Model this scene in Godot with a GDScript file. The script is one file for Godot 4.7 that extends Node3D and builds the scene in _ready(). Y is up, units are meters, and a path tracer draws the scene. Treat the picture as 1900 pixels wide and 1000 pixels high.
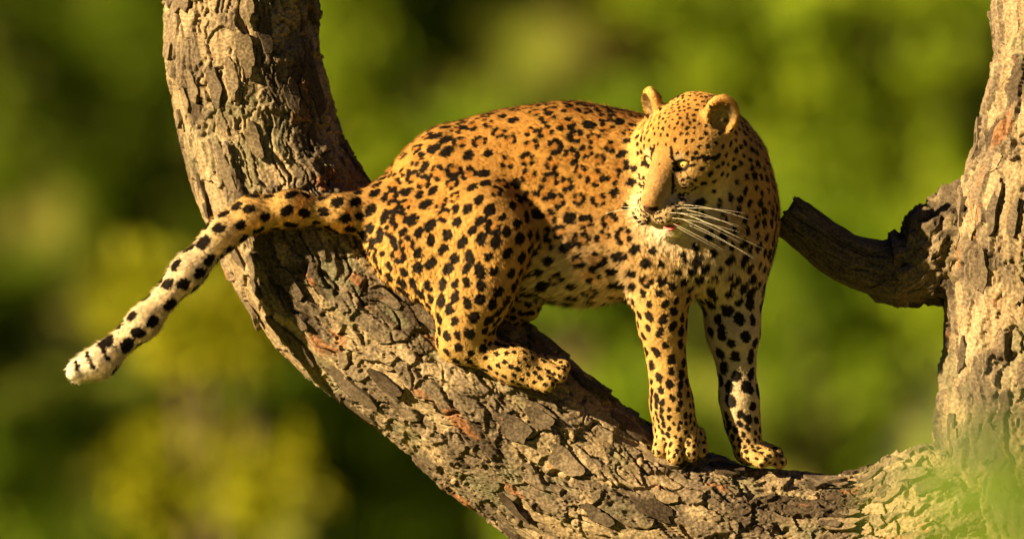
extends Node3D
# A leopard standing on the slanting limb of an old tree, its head turned back, in low warm sunlight.
# Units are metres. The tree's fork and the animal are written in metres from a point on the limb, TREE_AT above the ground.

const HUB := Vector3(0.0, 3.5, 0.0)

# ------------------------------------------------------------------ naming helpers
var used := {}

func numbered(called: String) -> String:
	var n: int = used.get(called, 0)
	used[called] = n + 1
	return called if n == 0 else "%s_%03d" % [called, n]

func tag(o: Node3D, label: String, category: String, group := "", kind := "") -> void:
	if label: o.set_meta("label", label)
	if category: o.set_meta("category", category)
	if group: o.set_meta("group", group)
	if kind: o.set_meta("kind", kind)

func thing(called: String, at: Vector3, label: String, category: String, group := "") -> Node3D:
	var o := Node3D.new()
	o.name = numbered(called)
	add_child(o, true)
	o.position = at
	tag(o, label, category, group)
	return o

# a mesh given in the hub's axes becomes a part of a thing that stands elsewhere
func part(called: String, mesh: Mesh, mat: Material, parent: Node3D, in_hub := true) -> MeshInstance3D:
	var o := MeshInstance3D.new()
	o.name = called
	o.mesh = mesh
	o.material_override = mat
	parent.add_child(o, true)
	if in_hub:
		var at := HUB
		var up: Node = parent
		while up is Node3D and up != self:
			at -= (up as Node3D).position
			up = up.get_parent()
		o.position = at
	return o

func mesh_of(v: PackedVector3Array, n: PackedVector3Array, c: PackedColorArray, idx: PackedInt32Array, uv := PackedVector2Array()) -> ArrayMesh:
	var a := []
	a.resize(Mesh.ARRAY_MAX)
	a[Mesh.ARRAY_VERTEX] = v
	a[Mesh.ARRAY_NORMAL] = n
	if c.size(): a[Mesh.ARRAY_COLOR] = c
	if uv.size(): a[Mesh.ARRAY_TEX_UV] = uv
	a[Mesh.ARRAY_INDEX] = idx
	var m := ArrayMesh.new()
	m.add_surface_from_arrays(Mesh.PRIMITIVE_TRIANGLES, a)
	return m

func noise(kind: int, sd: int, freq: float, oct := 1) -> FastNoiseLite:
	var n := FastNoiseLite.new()
	n.noise_type = kind
	n.seed = sd
	n.frequency = freq
	n.fractal_type = FastNoiseLite.FRACTAL_FBM if oct > 1 else FastNoiseLite.FRACTAL_NONE
	n.fractal_octaves = oct
	return n

func in_threads(f: Callable, count: int) -> void:
	var id := WorkerThreadPool.add_group_task(f, count, -1, true)
	WorkerThreadPool.wait_for_group_task_completion(id)

# ------------------------------------------------------------------ the leopard's body: a smooth union of tapered bones
var bA := PackedVector3Array()
var bD := PackedVector3Array()
var bIL := PackedFloat32Array()
var bR := PackedFloat32Array()
var bDR := PackedFloat32Array()
var bK := PackedFloat32Array()
var bG := PackedInt32Array()
var bN := PackedVector3Array()
var bF := PackedFloat32Array()
var bBas: Array[Basis] = []
var bRad := PackedVector3Array()
var bType := PackedInt32Array()
var bCoat := PackedInt32Array()
var bFlow := PackedVector3Array()
var gK := PackedFloat32Array()
var gCut := PackedInt32Array()
var skin := 0.0045

# coat: colour, spot spacing, spot radius, share of rosettes, hair length, hair lift
var coats := []
var coat_id := {}

func coat(called: String, c: Color, spacing: float, radius: float, rosettes: float, length: float, lift: float) -> void:
	coat_id[called] = coats.size()
	coats.append([Vector3(c.r, c.g, c.b), 1.0 / spacing if spacing < 0.5 else 0.0, radius, rosettes, length, lift])

func group(k: float, cut := 0) -> void:
	gK.append(k)
	gCut.append(cut)

func bone(a: Vector3, b: Vector3, ra: float, rb: float, k: float, called: String, flow := Vector3.ZERO, flat := Vector3.ZERO, f := 1.0) -> void:
	var d := b - a
	bA.append(a); bD.append(d); bIL.append(1.0 / maxf(d.length_squared(), 1e-9))
	bR.append(ra * 0.001 - skin); bDR.append((rb - ra) * 0.001)
	bK.append(k); bG.append(gK.size() - 1); bN.append(flat.normalized()); bF.append(f)
	bBas.append(Basis()); bRad.append(Vector3.ONE); bType.append(0)
	bCoat.append(coat_id[called])
	bFlow.append(flow.normalized() if flow != Vector3.ZERO else d.normalized())

func lump(at: Vector3, basis: Basis, radii: Vector3, k: float, called: String, flow: Vector3) -> void:
	bA.append(at); bD.append(Vector3.ZERO); bIL.append(0.0); bR.append(0.0); bDR.append(0.0)
	bK.append(k); bG.append(gK.size() - 1); bN.append(Vector3.ZERO); bF.append(1.0)
	bBas.append(basis.transposed()); bRad.append(radii * 0.001); bType.append(1)
	bCoat.append(coat_id[called])
	bFlow.append(flow.normalized())

func bone_d(i: int, p: Vector3) -> float:
	var v := p - bA[i]
	if bType[i] == 1:
		v = bBas[i] * v
		var r := bRad[i]
		var q := v / r
		var k0 := q.length()
		var k1 := (q / r).length()
		return k0 * (k0 - 1.0) / maxf(k1, 1e-4)
	var t := clampf(v.dot(bD[i]) * bIL[i], 0.0, 1.0)
	v -= bD[i] * t
	if bF[i] != 1.0:
		v += bN[i] * (v.dot(bN[i]) * (bF[i] - 1.0))
	return v.length() - (bR[i] + bDR[i] * t)

func field(p: Vector3, list: PackedInt32Array) -> float:
	var total := 1.0
	var acc := 1.0
	var g := -1
	for i in list:
		if bG[i] != g:
			if g >= 0: total = joined(total, acc, g)
			g = bG[i]
			acc = 1.0
		var d := bone_d(i, p)
		var k := bK[i]
		var h := maxf(k - absf(acc - d), 0.0) / k
		acc = minf(acc, d) - h * h * k * 0.25
	if g >= 0: total = joined(total, acc, g)
	return total

func joined(total: float, acc: float, g: int) -> float:
	var k := gK[g]
	if gCut[g] == 1:
		var h2 := maxf(k - absf(total + acc), 0.0) / k
		return maxf(total, -acc) + h2 * h2 * k * 0.25
	var h := maxf(k - absf(total - acc), 0.0) / k
	return minf(total, acc) - h * h * k * 0.25

const VOX := 0.003
const BLK := 16
var g0 := Vector3.ZERO
var blocks: Array[Vector3i] = []
var block_out := []

func net_block(n: int) -> void:
	var b := blocks[n]
	var size := VOX * BLK
	var centre := g0 + (Vector3(b) + Vector3(0.5, 0.5, 0.5)) * size
	var full := PackedInt32Array()
	for i in bA.size():
		if bone_d(i, centre) < size * 0.866 * 1.3 + 0.055: full.append(i)
	if full.is_empty() or absf(field(centre, full)) > size * 0.866 * 1.8 + 0.03: return
	var keys := PackedInt64Array()
	var pos := PackedVector3Array()
	var nrm := PackedVector3Array()
	var masks := PackedInt32Array()
	var base := PackedVector3Array()
	var flow := PackedVector3Array()
	var par := PackedColorArray()
	var lift := PackedFloat32Array()
	var val := PackedFloat32Array()
	val.resize(125)
	for sb in 64:
		var s := Vector3i(sb & 3, (sb >> 2) & 3, sb >> 4)
		var org := b * BLK + s * 4
		var o := g0 + Vector3(org) * VOX
		var mid := o + Vector3.ONE * (VOX * 2.0)
		if absf(field(mid, full)) > VOX * 2.0 * 1.733 * 1.7 + 0.003: continue
		var list := PackedInt32Array()
		for i in full:
			if bone_d(i, mid) < 0.0104 * 1.4 + 0.052: list.append(i)
		var q := 0
		for z in 5:
			for y in 5:
				for x in 5:
					val[q] = field(o + Vector3(x, y, z) * VOX, list)
					q += 1
		for z in 4:
			for y in 4:
				for x in 4:
					var c := x + y * 5 + z * 25
					var v0 := val[c]; var v1 := val[c + 1]; var v2 := val[c + 5]; var v3 := val[c + 6]
					var v4 := val[c + 25]; var v5 := val[c + 26]; var v6 := val[c + 30]; var v7 := val[c + 31]
					var m := int(v0 < 0.0) | int(v1 < 0.0) << 1 | int(v2 < 0.0) << 2 | int(v3 < 0.0) << 3 | int(v4 < 0.0) << 4 | int(v5 < 0.0) << 5 | int(v6 < 0.0) << 6 | int(v7 < 0.0) << 7
					if m == 0 or m == 255: continue
					var sum := Vector3.ZERO
					var cnt := 0
					if (v0 < 0.0) != (v1 < 0.0): sum += Vector3(v0 / (v0 - v1), 0, 0); cnt += 1
					if (v2 < 0.0) != (v3 < 0.0): sum += Vector3(v2 / (v2 - v3), 1, 0); cnt += 1
					if (v4 < 0.0) != (v5 < 0.0): sum += Vector3(v4 / (v4 - v5), 0, 1); cnt += 1
					if (v6 < 0.0) != (v7 < 0.0): sum += Vector3(v6 / (v6 - v7), 1, 1); cnt += 1
					if (v0 < 0.0) != (v2 < 0.0): sum += Vector3(0, v0 / (v0 - v2), 0); cnt += 1
					if (v1 < 0.0) != (v3 < 0.0): sum += Vector3(1, v1 / (v1 - v3), 0); cnt += 1
					if (v4 < 0.0) != (v6 < 0.0): sum += Vector3(0, v4 / (v4 - v6), 1); cnt += 1
					if (v5 < 0.0) != (v7 < 0.0): sum += Vector3(1, v5 / (v5 - v7), 1); cnt += 1
					if (v0 < 0.0) != (v4 < 0.0): sum += Vector3(0, 0, v0 / (v0 - v4)); cnt += 1
					if (v1 < 0.0) != (v5 < 0.0): sum += Vector3(1, 0, v1 / (v1 - v5)); cnt += 1
					if (v2 < 0.0) != (v6 < 0.0): sum += Vector3(0, 1, v2 / (v2 - v6)); cnt += 1
					if (v3 < 0.0) != (v7 < 0.0): sum += Vector3(1, 1, v3 / (v3 - v7)); cnt += 1
					var p := o + (Vector3(x, y, z) + sum / cnt) * VOX
					var nn := Vector3(v1 + v3 + v5 + v7 - v0 - v2 - v4 - v6, v2 + v3 + v6 + v7 - v0 - v1 - v4 - v5, v4 + v5 + v6 + v7 - v0 - v1 - v2 - v3).normalized()
					keys.append(org.x + x | (org.y + y) << 11 | (org.z + z) << 22)
					pos.append(p); nrm.append(nn); masks.append(m)
					# what the coat is like here: the nearby bones' coats, blended
					var least := 9.0
					var ds := PackedFloat32Array()
					for i in list:
						var d := 9.0 if gCut[bG[i]] == 1 else bone_d(i, p)
						ds.append(d)
						least = minf(least, d)
					var wsum := 0.0
					var col := Vector3.ZERO
					var fl := Vector3.ZERO
					var pr := Color(0, 0, 0, 0)
					var lf := 0.0
					for j in list.size():
						var e := ds[j] - least
						if e > 0.06: continue
						var w := exp(-e * 70.0)
						var ct: Array = coats[bCoat[list[j]]]
						wsum += w
						col += ct[0] * w
						pr += Color(ct[1], ct[2], ct[3], ct[4]) * w
						lf += ct[5] * w
						fl += bFlow[list[j]] * w
					base.append(col / wsum); par.append(pr / wsum); lift.append(lf / wsum)
					fl -= nn * fl.dot(nn)
					flow.append(fl.normalized() if fl.length() > 1e-4 else nn.cross(Vector3(0.3, 0.2, 0.9)).normalized())
	if keys.size(): block_out[n] = [keys, pos, nrm, masks, base, par, lift, flow]

var sk_pos := PackedVector3Array()
var sk_nrm := PackedVector3Array()
var sk_base := PackedVector3Array()
var sk_par := PackedColorArray()
var sk_lift := PackedFloat32Array()
var sk_flow := PackedVector3Array()
var sk_idx := PackedInt32Array()
var sk_col := PackedColorArray()

func build_skin(lo: Vector3, hi: Vector3) -> void:
	g0 = lo
	var n := Vector3i(((hi - lo) / (VOX * BLK)).ceil())
	for z in n.z:
		for y in n.y:
			for x in n.x: blocks.append(Vector3i(x, y, z))
	block_out.resize(blocks.size())
	in_threads(net_block, blocks.size())
	var cell := {}
	var keys := PackedInt64Array()
	var masks := PackedInt32Array()
	for r in block_out:
		if r == null: continue
		keys.append_array(r[0]); sk_pos.append_array(r[1]); sk_nrm.append_array(r[2]); masks.append_array(r[3])
		sk_base.append_array(r[4]); sk_par.append_array(r[5]); sk_lift.append_array(r[6]); sk_flow.append_array(r[7])
	block_out.clear()
	for i in keys.size(): cell[keys[i]] = i
	var X := 1
	var Y := 1 << 11
	var Z := 1 << 22
	for i in keys.size():
		var m := masks[i]
		var k := keys[i]
		var inside := (m & 1) == 1
		if inside != ((m & 2) == 2): quad(cell, i, k - Y, k - Y - Z, k - Z, inside)
		if inside != ((m & 4) == 4): quad(cell, i, k - Z, k - X - Z, k - X, inside)
		if inside != ((m & 16) == 16): quad(cell, i, k - X, k - X - Y, k - Y, inside)

func quad(cell: Dictionary, a: int, kb: int, kc: int, kd: int, inside: bool) -> void:
	var b: int = cell.get(kb, -1)
	var c: int = cell.get(kc, -1)
	var d: int = cell.get(kd, -1)
	if b < 0 or c < 0 or d < 0: return
	if inside: sk_idx.append_array([a, c, b, a, d, c])
	else: sk_idx.append_array([a, b, c, a, c, d])

# ------------------------------------------------------------------ spots and fur
var spot_at := PackedVector3Array()
var spot_r := PackedFloat32Array()
var spot_t := PackedVector3Array()
var spot_n := PackedVector3Array()
var spot_s := PackedFloat32Array()
var spot_kind := PackedInt32Array()      # 0 black, 1 tawny centre of a rosette
var spot_cells := {}
const SC := 0.02
var edge_noise: FastNoiseLite
var tone_noise: FastNoiseLite

func spot(p: Vector3, n: Vector3, t: Vector3, r: float, stretch: float, kind := 0) -> void:
	var id := spot_at.size()
	spot_at.append(p); spot_r.append(r); spot_t.append(t); spot_n.append(n); spot_s.append(stretch); spot_kind.append(kind)
	var e := Vector3.ONE * (r * stretch * 1.4)
	var lo := Vector3i(((p - e) / SC).floor())
	var hi := Vector3i(((p + e) / SC).floor())
	for z in range(lo.z, hi.z + 1):
		for y in range(lo.y, hi.y + 1):
			for x in range(lo.x, hi.x + 1):
				var k := Vector3i(x, y, z)
				if not spot_cells.has(k): spot_cells[k] = PackedInt32Array()
				spot_cells[k].append(id)

var nearest_cells := {}

func nearest_vertex(p: Vector3) -> int:
	var c := Vector3i((p / 0.015).floor())
	var best := -1
	var bd := 1.0
	for r in [1, 3]:
		for z in range(-r, r + 1):
			for y in range(-r, r + 1):
				for x in range(-r, r + 1):
					for i in nearest_cells.get(c + Vector3i(x, y, z), PackedInt32Array()):
						var d: float = sk_pos[i].distance_squared_to(p)
						if d < bd: bd = d; best = i
		if best >= 0: return best
	return best

func mark(p: Vector3, r: float, stretch := 1.0, along := Vector3.ZERO) -> void:
	var i := nearest_vertex(p)
	if i < 0: return
	var t := sk_flow[i]
	if along != Vector3.ZERO: t = (along - sk_nrm[i] * along.dot(sk_nrm[i])).normalized()
	spot(sk_pos[i], sk_nrm[i], t, r * 0.001, stretch)

func stroke(a: Vector3, b: Vector3, r: float) -> void:
	var n := maxi(2, int(a.distance_to(b) / (r * 0.0012)) + 1)
	for i in n: mark(a.lerp(b, float(i) / (n - 1)), r, 1.2, b - a)

func scatter_spots(rng: RandomNumberGenerator) -> void:
	var order := PackedInt32Array(range(sk_pos.size()))
	for i in range(order.size() - 1, 0, -1):
		var j := rng.randi() % (i + 1)
		var t := order[i]
		order[i] = order[j]
		order[j] = t
	var taken := {}
	var C := 0.05
	for i in order:
		var p := sk_pos[i]
		if sk_par[i].r < 11.0: continue
		var gap := 0.62 / sk_par[i].r * lerpf(0.9, 1.1, rng.randf())
		var c := Vector3i((p / C).floor())
		var free := true
		for z in range(-1, 2):
			for y in range(-1, 2):
				for x in range(-1, 2):
					for q in taken.get(c + Vector3i(x, y, z), PackedInt32Array()):
						var dv := p - sk_pos[q]
						if dv.length() < (gap + 0.62 / sk_par[q].r) * 0.5:
							free = false
							break
					if not free: break
				if not free: break
			if not free: break
		if not free: continue
		if not taken.has(c): taken[c] = PackedInt32Array()
		taken[c].append(i)
		one_spot(i, rng)

func one_spot(i: int, rng: RandomNumberGenerator) -> void:
	var p := sk_pos[i]
	var n := sk_nrm[i]
	var t := sk_flow[i]
	var r := sk_par[i].g * lerpf(0.82, 1.16, rng.randf())
	var bt := n.cross(t)
	if rng.randf() < sk_par[i].b:
		# a rosette: a broken ring of small blots round a tawny centre
		var ring := r * lerpf(0.95, 1.1, rng.randf())
		spot(p, n, t, ring * 1.0, 1.15, 1)
		var count := rng.randi_range(4, 6)
		var a0 := rng.randf() * TAU
		var gap := rng.randi() % count
		for k in count:
			if k == gap: continue
			var a := a0 + TAU * (k + rng.randf_range(-0.2, 0.2)) / count
			var dirv := t * (cos(a) * 1.12) + bt * sin(a)
			var along := (bt * cos(a) - t * sin(a)).normalized()
			spot(p + dirv * ring * rng.randf_range(0.84, 1.0), n, along, ring * rng.randf_range(0.41, 0.52), rng.randf_range(1.1, 1.5))
		return
	var tilt := rng.randf_range(-0.6, 0.6)
	var d := (t * cos(tilt) + bt * sin(tilt)).normalized()
	spot(p, n, d, r * 0.84, rng.randf_range(1.15, 1.65))
	if rng.randf() < 0.75:
		var a := rng.randf() * TAU
		spot(p + (t * cos(a) + bt * sin(a)) * r * 0.45, n, d, r * rng.randf_range(0.5, 0.7), rng.randf_range(1.0, 1.5))

const BLACK := Vector3(0.013, 0.010, 0.008)

# colour of the coat at a point of the skin
func coat_at(p: Vector3, n: Vector3, base: Vector3) -> Vector3:
	var c := base
	var k: PackedInt32Array = spot_cells.get(Vector3i((p / SC).floor()), PackedInt32Array())
	var wob := edge_noise.get_noise_3dv(p * 1000.0)
	var black := false
	for i in k:
		if spot_n[i].dot(n) < 0.1: continue
		var v := p - spot_at[i]
		v -= spot_n[i] * (v.dot(spot_n[i]) * 0.8)
		var t := spot_t[i]
		var a := v.dot(t)
		v += t * (a / spot_s[i] - a)
		var q := v.length() / spot_r[i]
		if spot_kind[i] == 0:
			if q < 1.0 + wob * 0.18: black = true
		elif q < 1.0 + wob * 0.2:
			c = c * Vector3(0.90, 0.78, 0.66)
	if black: return BLACK * (1.0 + 0.5 * wob)
	return c

func colour_block(n: int) -> void:
	var a := n * 2000
	for i in range(a, mini(a + 2000, sk_pos.size())):
		var c := coat_at(sk_pos[i], sk_nrm[i], sk_base[i])
		sk_col[i] = Color(c.x, c.y, c.z)

var fur_out := []

func fur_block(n: int) -> void:
	var buf := PackedFloat32Array()
	var rng := RandomNumberGenerator.new()
	rng.seed = 7771 + n * 13
	var a := n * 2000
	for i in range(a, mini(a + 2000, sk_pos.size())):
		var length := sk_par[i].a
		if length < 0.0012: continue
		var nn := sk_nrm[i]
		var reps := 2 if nn.z > -0.35 else 1
		for rep in reps:
			var fl := sk_flow[i]
			var bt := nn.cross(fl)
			var p := sk_pos[i] + fl * rng.randf_range(-0.0022, 0.0022) + bt * rng.randf_range(-0.0022, 0.0022)
			var c := coat_at(p, nn, sk_base[i])
			var along := p - fl * (p.dot(fl) * 0.72)
			var jit := 1.0 + 0.30 * (rng.randf() - 0.5) + 0.22 * tone_noise.get_noise_3dv(p * 90.0) + 0.20 * tone_noise.get_noise_3dv(along * 700.0)
			c *= jit
			var swirl := tone_noise.get_noise_3dv(p * 60.0 + Vector3(50, 0, 0)) * 0.32 + rng.randf_range(-0.22, 0.22)
			var lift := sk_lift[i] + rng.randf_range(-0.12, 0.16)
			var guard := length > 0.0075 and rng.randf() < 0.08
			if guard: lift += 0.30
			var x := fl * cos(swirl) + bt * sin(swirl)
			var xx := (x * cos(lift) + nn * sin(lift)).normalized()
			var yy := (nn * cos(lift) - x * sin(lift)).normalized()
			var zz := xx.cross(yy)
			var l := length * rng.randf_range(0.75, 1.25)
			if guard: l *= 1.4
			var w := lerpf(0.8, 1.15, rng.randf()) * (0.7 if length < 0.006 else 1.0)
			xx *= l
			yy *= l
			zz *= w
			buf.append_array([xx.x, yy.x, zz.x, p.x, xx.y, yy.y, zz.y, p.y, xx.z, yy.z, zz.z, p.z, c.x, c.y, c.z, 1.0])
	fur_out[n] = buf

# a tuft of hairs one unit long, lying along x, its upper side towards y; z is in metres
func tuft_mesh() -> ArrayMesh:
	var v := PackedVector3Array()
	var nn := PackedVector3Array()
	var idx := PackedInt32Array()
	for h in 4:
		var z0: float = [-0.0012, -0.0004, 0.0005, 0.0013][h]
		var z1: float = z0 + [-0.0014, 0.0005, -0.0004, 0.0015][h]
		var ln: float = [0.85, 1.0, 0.92, 0.8][h]
		var up: float = [0.02, 0.09, -0.02, 0.05][h]
		var w := 0.00052
		var b := v.size()
		var side := Vector3(0, 0, w)
		v.append(Vector3(0, -0.02, z0) - side); v.append(Vector3(0, -0.02, z0) + side)
		var mid := Vector3(0.55 * ln, 0.06 + up * 0.6, lerpf(z0, z1, 0.5))
		v.append(mid - side * 0.8); v.append(mid + side * 0.8)
		v.append(Vector3(ln, 0.0 + up, z1))
		for k in 5: nn.append(Vector3(0.0, 1.0, 0.0))
		idx.append_array([b, b + 2, b + 1, b + 1, b + 2, b + 3, b + 2, b + 4, b + 3])
	return mesh_of(v, nn, PackedColorArray(), idx)

# ------------------------------------------------------------------ bark
var bk_centre := PackedVector3Array()
var bk_n := PackedVector3Array()
var bk_b := PackedVector3Array()
var bk_r := PackedFloat32Array()
var bk_s := PackedFloat32Array()
var bk_cols := 0
var bk_pos := PackedVector3Array()
var bk_col := PackedColorArray()
var bk_amp := 1.0
var bk_fine := PackedFloat32Array()
var bk_look := 0
var nz := {}

func bark_noises() -> void:
	nz.warp = noise(FastNoiseLite.TYPE_SIMPLEX_SMOOTH, 5, 9.0, 2)
	nz.warp2 = noise(FastNoiseLite.TYPE_SIMPLEX_SMOOTH, 15, 34.0, 2)
	nz.lump = noise(FastNoiseLite.TYPE_SIMPLEX_SMOOTH, 6, 4.5, 2)
	nz.fine = noise(FastNoiseLite.TYPE_SIMPLEX, 8, 150.0, 3)
	nz.patch = noise(FastNoiseLite.TYPE_SIMPLEX_SMOOTH, 9, 8.0, 3)
	nz.some = noise(FastNoiseLite.TYPE_SIMPLEX_SMOOTH, 29, 14.0, 2)
	nz.ridge = noise(FastNoiseLite.TYPE_SIMPLEX_SMOOTH, 19, 40.0, 2)
	for k in 2:
		var v := noise(FastNoiseLite.TYPE_CELLULAR, 21 + k, [28.0, 70.0][k])
		v.cellular_return_type = FastNoiseLite.RETURN_CELL_VALUE
		v.cellular_jitter = 1.0
		nz["value%d" % k] = v
		var e := noise(FastNoiseLite.TYPE_CELLULAR, 21 + k, [28.0, 70.0][k])
		e.cellular_return_type = FastNoiseLite.RETURN_DISTANCE2_SUB
		e.cellular_jitter = 1.0
		nz["edge%d" % k] = e

# (outward relief in metres, tone of the plate 0..1, freshness 0..1)
func bark(q: Vector3) -> Vector3:
	var w := Vector3(nz.warp.get_noise_3dv(q), nz.warp.get_noise_3dv(q + Vector3(7, 3, 1)), nz.warp.get_noise_3dv(q + Vector3(1, 9, 4)))
	var w2 := Vector3(nz.warp2.get_noise_3dv(q), nz.warp2.get_noise_3dv(q + Vector3(3, 7, 1)), 0.0)
	var u := Vector3(q.x, q.y, q.z * 0.19) + w * 0.018 + w2 * 0.004
	var v0: float = nz.value0.get_noise_3dv(u)
	var e0: float = nz.edge0.get_noise_3dv(u) + 1.0
	var u1 := Vector3(q.x, q.y, q.z * 0.25) + w * 0.018 + w2 * 0.004 + Vector3(4, 2, 0)
	var v1: float = nz.value1.get_noise_3dv(u1)
	var e1: float = nz.edge1.get_noise_3dv(u1) + 1.0
	var big: float = nz.lump.get_noise_3dv(q)
	var fine: float = nz.fine.get_noise_3dv(Vector3(q.x, q.y, q.z * 0.5))
	var rg: float = nz.ridge.get_noise_3dv(Vector3(q.x, q.y, q.z * 0.16) + w * 0.016)
	var pt: float = nz.patch.get_noise_3dv(Vector3(q.x, q.y, q.z * 0.6))
	var some: float = nz.some.get_noise_3dv(q + w * 0.03)
	var ramp := fposmod(q.z * 7.5 + v0 * 5.7 + w.x * 0.6, 1.0)
	var ramp1 := fposmod(q.z * 24.0 + v1 * 5.7 + w.y * 0.8, 1.0)
	var furrow := 1.0 - smoothstep(0.0, 0.16, absf(rg))
	var h := big * 0.011 + v0 * 0.0048 + ramp * 0.0056 + v1 * 0.0012 + ramp1 * 0.0010 + fine * 0.0010 + rg * 0.0026
	h -= furrow * 0.0075 * smoothstep(-0.05, 0.3, -some)
	var crack := 1.0 - smoothstep(0.01, 0.085, e0)
	var crack1 := 1.0 - smoothstep(0.015, 0.10, e1)
	h -= crack * 0.0120 * smoothstep(-0.12, 0.28, some + v0 * 0.2) + crack1 * 0.0018 * smoothstep(-0.2, 0.3, pt - some * 0.5)
	var streak: float = nz.ridge.get_noise_3dv(Vector3(q.x * 1.6, q.y * 1.6, q.z * 0.12) + Vector3(9, 0, 0))
	var tone := 0.5 + 0.32 * v0 + 0.22 * v1 + 0.26 * fine + 0.30 * streak
	return Vector3(h, tone, pt + 0.55 * v0 + 0.22 * streak)

func bark_row(row: int) -> void:
	var c := bk_centre[row]
	var r := bk_r[row]
	for j in bk_cols:
		var th := TAU * j / (bk_cols - 1)
		var dirv := bk_n[row] * cos(th) + bk_b[row] * sin(th)
		var q := Vector3(cos(th) * r, sin(th) * r, bk_s[row])
		var col := Color.BLACK
		var h := 0.0
		if bk_look == 1:
			# bare weathered wood: long grain and a few drying checks
			var g: float = nz.ridge.get_noise_3dv(Vector3(q.x * 2.6, q.y * 2.6, q.z * 0.25))
			var f: float = nz.fine.get_noise_3dv(Vector3(q.x, q.y, q.z * 0.2))
			var lump2: float = nz.lump.get_noise_3dv(q * 3.0)
			var chk: float = nz.ridge.get_noise_3dv(Vector3(q.x * 0.9, q.y * 0.9, q.z * 0.12) + Vector3(3, 3, 3))
			var rough := bk_fine[row]
			if row < 14: c = bk_centre[row] + (bk_centre[row] - bk_centre[row + 8]).normalized() * 0.006 * nz.warp2.get_noise_2d(th * 0.06, 2.0) * minf(row, 3.0)
			var b := bark(q)
			h = rough * 0.016 * nz.warp2.get_noise_3dv(q * 0.8) + lerpf(g * 0.0016 + f * 0.0008 + lump2 * 0.005 - 0.006 * (1.0 - smoothstep(0.0, 0.06, absf(chk))), b.x, rough)
			var w := Vector3(0.085, 0.071, 0.055) * (1.0 + 0.5 * g + 0.35 * f)
			w = w.lerp(bark_colour(b) * 0.62, rough)
			col = Color(w.x, w.y, w.z)
		else:
			var b := bark(q)
			h = b.x * bk_amp
			var w := bark_colour(b)
			var red: float = nz.some.get_noise_3dv(Vector3(q.x, q.y, q.z * 0.5) * 0.9 + Vector3(20, 4, 0)) + 0.5 * (b.y - 0.5)
			w = w.lerp(Vector3(0.27, 0.125, 0.058), 0.7 * smoothstep(0.55, 0.66, red))
			var moss: float = nz.patch.get_noise_3dv(q * 0.6 + Vector3(0, 0, 33)) + 0.6 * (0.5 - b.y)
			w = w.lerp(Vector3(0.150, 0.150, 0.095), 0.6 * smoothstep(0.22, 0.38, moss))
			col = Color(w.x, w.y, w.z)
		var at := row * bk_cols + j
		bk_pos[at] = c + dirv * (r + h)
		bk_col[at] = col

func bark_colour(b: Vector3) -> Vector3:
	var t := clampf(b.y, 0.0, 1.0)
	var grey := Vector3(0.080, 0.064, 0.048).lerp(Vector3(0.20, 0.160, 0.112), t)
	var fresh := Vector3(0.22, 0.168, 0.102).lerp(Vector3(0.37, 0.300, 0.198), t)
	var dark := Vector3(0.048, 0.036, 0.026)
	var c := fresh.lerp(grey, smoothstep(-0.16, 0.10, b.z))
	return c.lerp(dark, 0.8 * smoothstep(0.40, 0.55, b.z + 0.3 * (0.5 - t)))

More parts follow.
